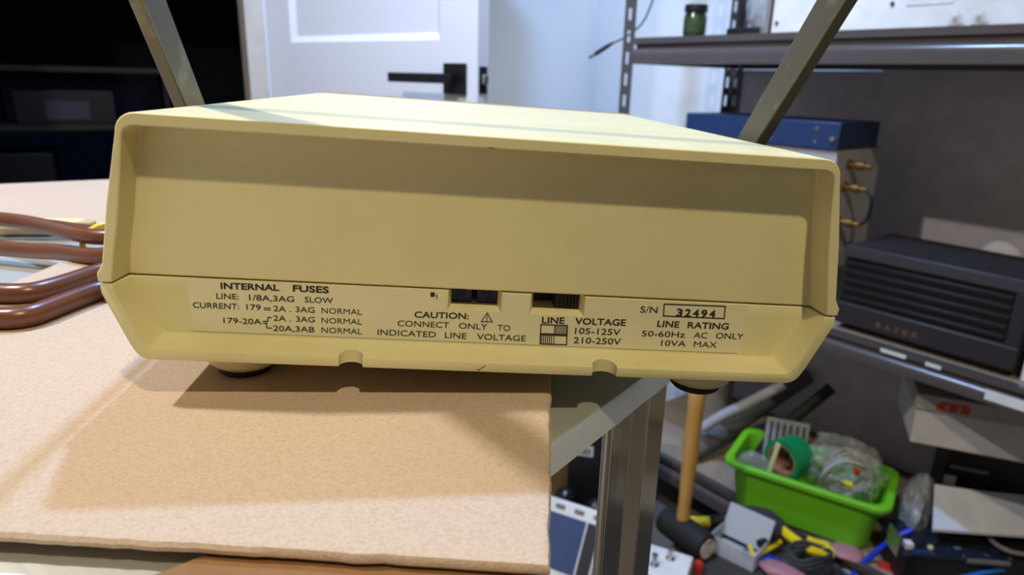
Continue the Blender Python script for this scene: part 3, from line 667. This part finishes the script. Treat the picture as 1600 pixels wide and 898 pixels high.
# mallet, standing on its head
hp = at(1076, 858, ZF)
ml = thing('mallet', 'rubber mallet standing on its black head with its wooden handle up', 'mallet', (hp.x-.008, hp.y+.012, ZF), math.radians(-56))
obj('head', MB().lathe([(.024, -.062), (.030, -.058), (.0325, -.04), (.0325, .04), (.030, .058), (.024, .062)], (0, 0, .033), 'X', 28), RUBBER, ml, .001)
obj('face_sticker', MB().lathe([(.022, .0622), (.022, .0632)], (0, 0, .033), 'X', 24), mat('red_white_sticker', (236, 228, 228), .5, second=(206, 110, 96), scale=60, thr=(.54, .64)), ml)
obj('handle', MB().lathe([(.0135, .058), (.0135, .085), (.0125, .10), (.0150, .17), (.0165, .235), (.0165, .33), (.0175, .355), (.0150, .365)], (-.01, 0, 0), n=20), WOOD, ml)
# white box with BNC sockets
wp = at(1040, 890, ZF+.035)
wbx = thing('connector_box', 'small white box with two silver sockets beside the bench leg', 'box', (wp.x+.004, wp.y+.012, ZF), math.radians(-25))
obj('body', MB().bx(-.07, .045, -.05, .04, 0, .045), WHITEM, wbx, .003)
for x, y in ((.004, .010), (-.020, -.022)):
    obj('socket', MB().lathe([(.009, .045), (.009, .048), (.0055, .0485), (.0055, .066), (.0065, .067), (.0065, .070)], (x, y, 0), n=16), SILVER, wbx)
# black handled tool with yellow ends
a = at(1056, 812, ZF+.020); b = at(1108, 815, ZF+.022); c = at(1186, 808, ZF+.024)
tl = tag(obj('hand_saw', MB().tube([b, b.lerp(c, .5)+Vector((0, 0, .004)), c], .014, 12, 4, [.012, .014, .012]), BLACKP), 'black handled tool with a yellow end lying behind the mallet head', 'tool')
obj('yellow_end', MB().tube([a, b], .010, 10, 0, [.008, .012]), YELLOW, tl)
# clear plastic case
cp = at(1150, 866, ZF)
cc = thing('plastic_case', 'open clear plastic case right of the mallet head', 'case', (cp.x, cp.y, ZF), math.radians(-42))
CASEF = mat('milky_plastic_film', (214, 216, 222), .3, 0, .03, 30, alpha=.55, spec=.6)
obj('tray', MB().bx(-.05, .05, -.03, .03, 0, .004).bx(-.05, .05, -.03, -.027, .004, .04).bx(-.05, -.047, -.027, .03, .004, .04).bx(.047, .05, -.027, .03, .004, .04), CASEF, cc, .001)
obj('lid', MB().box((0, .045, .045), (.10, .003, .07), Matrix.Rotation(-.5, 4, 'X')), CASEF, cc, .001)
dp = at(1160, 840, ZF+.02)
dc = thing('charcoal_pouch', 'charcoal fabric pouch under the front of the green bin', 'pouch', (dp.x+.05, dp.y+.045, ZF), -.5)
obj('body', crumple(MB(), (0, 0, .026), .06, .045, .028, .1, 31), mat('charcoal_cloth', (54, 50, 52), .9), dc)
# yellow framed tools
def bent(name, label, cat, pxs, z, r, m, sq=False):
    return tag(obj(name, MB().tube([at(u, v, z+(dz if False else 0)) for u, v in pxs], r, 8, 4), m), label, cat)
y1 = bent('clamp', 'small L shaped yellow clamp beside the clear case', 'clamp', [(1172, 852), (1177, 868), (1188, 864), (1205, 855), (1219, 846)], ZF+.020, .0055, YELLOW)
obj('jaw', MB().tube([at(1186, 850, ZF+.030), at(1212, 838, ZF+.036)], .009, 8, 0), BLACKP, y1)
y2 = bent('knife', 'yellow handled utility knife below the green bin', 'knife', [(1222, 828), (1240, 842), (1262, 856), (1284, 862), (1302, 864)], ZF+.030, .011, YELLOW)
obj('trigger', MB().tube([at(1262, 841, ZF+.04), at(1272, 845, ZF+.04), at(1290, 850, ZF+.04), at(1298, 860, ZF+.035)], .006, 8, 3), YELLOW, y2)
# grey cable bundle, pink pouch, blue things, red block
gp = at(1262, 882, ZF+.012); pts = []
for k in range(60):
    a = 2*PI*k/15; pts.append(gp+Vector((.052*math.cos(a)+.01*math.sin(k*.4), .030*math.sin(a)+.006*math.sin(k*.9), .004+.008*(k/15)+.004*math.sin(k*1.7))))
tag(obj('cable_bundle', MB().tube(pts, .0042, 8, 1), mat('dark_grey_cable', (58, 56, 60), .5)), 'loose bundle of dark grey cable at the bottom of the frame', 'cable')
pk = thing('pink_pouch', 'pink antistatic film pouch beside the dark cable bundle', 'pouch', at(1322, 868, ZF), -.6)
obj('film', crumple(MB(), (0, 0, .010), .035, .03, .011, .15, 41, 3), PINK, pk)
pk = thing('pink_pouch', 'pink antistatic film pouch in front of the dark cable bundle', 'pouch', at(1222, 900, ZF), -.6)
obj('film', crumple(MB(), (0, 0, .012), .05, .025, .013, .12, 43, 3), PINK, pk)
bs = thing('blue_tray', 'small blue plastic tray beside the clear case', 'tray', at(1195, 880, ZF), -.7)
obj('body', MB().bx(-.045, .03, -.018, .018, 0, .014).bx(-.045, .03, -.018, -.015, .014, .022), mat('blue_plastic', (26, 56, 168), .4), bs, .001)
rd = thing('red_block', 'small red connector block near the bottom right', 'connector', at(1381, 892, ZF), -.6)
obj('body', MB().bx(-.014, .014, -.010, .010, 0, .014).bx(-.009, .009, -.006, .006, .014, .020), RED, rd, .001)
rd2 = thing('red_terminal', 'small red round terminal beside the white connector box', 'terminal', at(1090, 893, ZF), 0)
obj('body', MB().lathe([(.010, 0), (.010, .02), (.008, .024)], n=16), RED, rd2)
# black computer case, circuit board and white foam sheet
kp = Vector((.774, 1.124, 0)); PZ = EYE-.872; KR = math.radians(-4)
ct = thing('computer_case', 'low black metal case on the bottom shelf under the circuit board', 'case', (kp.x, kp.y, ZB), KR)
obj('body', MB().bx(.012, .34, .006, .115, .0005, PZ-ZB-.0005), BLACKP, ct, .003)
pb = thing('circuit_board', 'dark circuit board with white sockets under the white foam sheet', 'circuit board', (kp.x, kp.y, PZ), KR)
obj('board', MB().bx(0, .36, .0, .12, .0, .003), PCB, pb)
obj('metal_bracket', MB().bx(-.004, -.0002, .012, .060, -.012, .034), SILVER, pb, .0005)
for x, y, s_, m_ in ((.014, .02, .015, WHITEM), (.060, .022, .008, IVORY), (.055, .004, .007, SILVER), (.115, .004, .006, SILVER), (.20, .006, .007, SILVER), (.165, .012, .005, SILVER)):
    obj('socket', MB().bx(x, x+s_, y, y+s_, .003, .003+s_*.8), m_, pb, .0005)
for k in range(14):
    x_ = .018+.024*k; y_ = .004+.012*((k*7) % 3); obj('component', MB().bx(x_, x_+.007+.004*(k % 3), y_+.014, y_+.020, .003, .005+.002*(k % 2)), (GREYC, BLACKP, SILVER, BLUEM)[k % 4], pb)
obj('chip', MB().bx(.022, .056, .002, .014, .003, .009), BLUEM, pb, .0005)
obj('heatsink', MB().bx(.10, .17, .05, .10, .003, .020), BLACKP, pb, .001); obj('heatsink', MB().bx(.22, .30, .03, .09, .003, .016), BLACKP, pb, .001)
obj('edge_connector', MB().bx(.12, .20, -.003, .0, -.002, .006), GREYC, pb)
fs = thing('foam_sheet', 'white foam sheet lying curved over the circuit board', 'sheet', (kp.x, kp.y, PZ+.0205), KR)
fm = MB(); lo = []
for k in range(13):
    q_ = k/12; x = .066+.34*q_; z0 = .016; z1 = .055+.014*(1-q_)**3
    lo.append([(x, .036, z0), (x+.034, .118, z1), (x+.034, .118, z1+.004), (x, .036, z0+.006)])
fm.loft(lo); obj('sheet', fm, PAPER, fs)
obj('stand', MB().bx(.11, .165, .055, .095, 0, .026), BLACKP, fs)
gc = tag(obj('grey_wire', MB().tube([at(1540, 826, PZ+.02), at(1550, 845, PZ+.02), at(1580, 862, PZ+.02), at(1625, 868, PZ+.02)], .0045, 10, 5), GREYC), 'thin grey wire curling over the circuit board', 'wire')
tag(obj('blue_cable', MB().tube([at(1424, 828, PZ+.012), at(1395, 842, PZ-.01), at(1360, 870, PZ-.06), at(1335, 895, PZ-.10), at(1318, 915, PZ-.13)], .0062, 12, 5), BLUEC), 'bright blue cable curving up to the circuit board', 'cable')
tag(obj('blue_cable', MB().tube([at(1490, 905, PZ-.02), at(1540, 894, PZ-.02), at(1610, 884, PZ-.02)], .004, 10, 5), mat('light_blue_cable', (30, 110, 200), .4)), 'thin light blue cable at the bottom right corner of the frame', 'cable')

# things seen between cardboard and bench leg
ZS = EYE-.86
sp = at(902, 850, EYE-.85)
scp = thing('oscilloscope', 'portable oscilloscope with a white bezel and blue grey screen below the bench', 'oscilloscope', (.122, 1.22, 0), math.radians(-27))
obj('stand', MB().bx(-.13, .05, .02, .11, 0, .065), BLACKP, scp)
Mt = Matrix.Translation((0, 0, .065)) @ Matrix.Rotation(math.radians(-35), 4, 'X')
def tilt(mb): mb.b.transform(Mt); return mb
bz_ = obj('bezel', tilt(MB().bx(-.13, .06, 0, .045, 0, .165)), WHITEM, scp, .004)
obj('screen', tilt(MB().bx(-.115, .022, -.0015, .0005, .02, .135)), SCREEN, scp)
obj('side_panel', tilt(MB().bx(.026, .054, -.0015, .0005, .005, .135)), DARKP, scp)
for x in (-.055, -.010, .035): obj('button', tilt(MB().bx(x, x+.022, -.004, 0, .146, .155)), GREYC, scp, .0015)
wd_ = thing('wooden_board', 'brown wooden board standing behind the oscilloscope', 'board', (.105, 1.56, 0), -.2)
obj('board', MB().bx(-.14, .075, 0, .02, 0, .55), mat('brown_wood', (116, 84, 44), .7, 0, .15, 18), wd_, .002)
bx_ = thing('black_carton', 'black product carton with a white barcode label between the wooden board and the bench leg', 'carton', (.175, 1.44, 0), -.25)
obj('body', MB().bx(-.03, .10, 0, .06, 0, .46), BLACKP, bx_, .001)
obj('label', MB().bx(-.022, .028, -.001, 0, .245, .272), STICK, bx_)
bcm = MB()
for k in range(9): bcm.bx(-.017+k*.0045, -.0148+k*.0045+(k % 3)*.0005, -.0016, -.001, .249, .267)
obj('barcode', bcm, INK, bx_)
obj('printed_band', MB().bx(-.018, .018, -.001, 0, .342, .350), PINK, bx_)
for u, v, lab in ((884, 776, 'left glossy black ball knob above the oscilloscope bezel'), (930, 794, 'right glossy black ball knob above the oscilloscope bezel')):
    p = ony(u, v, 1.402)
    kb = thing('ball_knob', lab, 'knob', (p.x, p.y, .0), 0, 'black ball knobs')
    obj('ball', MB().sph((0, 0, p.z), .026, u=20, v=14), mat('gloss_black', (26, 26, 32), .12), kb); obj('stem', MB().lathe([(.03, 0), (.03, .006), (.008, .01), (.008, p.z-.02)], n=14), BLACKM, kb)

# ------------------------------------------------------------------ dark room furniture
ds = thing('dark_shelf', 'dark storage shelf with black boxes in the unlit room beyond the doorway', 'shelf', (-1.98, 2.62, 0), .50)
for z_ in (.55, .88, 1.10): obj('shelf_board', MB().bx(-.5, .62, 0, .35, z_-.02, z_), mat('dark_board', (62, 52, 34), .8), ds)
for x in (-.5, .60): obj('post', MB().bx(x, x+.02, 0, .35, 0, 1.1), BLACKM, ds)
dM = ds.matrix_world.copy()
bpy.context.view_layer.update(); dM = ds.matrix_world.copy()
def dk(name, label, cat, x, z, w_, h_, m_, d_=.25, sticker=None):
    p = dM @ Vector((x, .03, z)); t_ = thing(name, label, cat, p, .50)
    obj('body', MB().bx(0, w_, 0, d_, 0, h_), m_, t_, .004)
    if sticker: obj('sticker', MB().bx(*sticker[:2], -.001, 0, *sticker[2:]), mat('dim_sticker', (72, 68, 76), .7), t_)
dk('storage_box', 'black box on the middle board of the dark shelf, at its left end', 'box', -.40, .8801, .42, .19, BLACKP)
dk('storage_box', 'black box with a pale sticker on the middle board of the dark shelf', 'box', .08, .8801, .34, .13, BLACKP, sticker=(.10, .25, .02, .09))
dk('storage_box', 'black box with a pale label on the lowest board of the dark shelf', 'box', -.32, .5501, .50, .22, BLACKP, sticker=(.16, .26, .04, .17))
def soft(name, label, cat, x, z, s_, m_):
    p = dM @ Vector((x, .04, z)); t_ = thing(name, label, cat, p, .5); obj('body', crumple(MB(), (0, 0, s_[2]), *s_, .1, 51, 3), m_, t_)
soft('yellow_bag', 'dull yellow bag on the lowest board of the dark shelf', 'bag', .27, .5501, (.07, .05, .03), mat('dull_yellow', (190, 160, 50), .6))
soft('white_bag', 'whitish bag beside the yellow bag on the dark shelf', 'bag', .46, .5501, (.06, .05, .07), mat('dull_white', (150, 160, 180), .7))
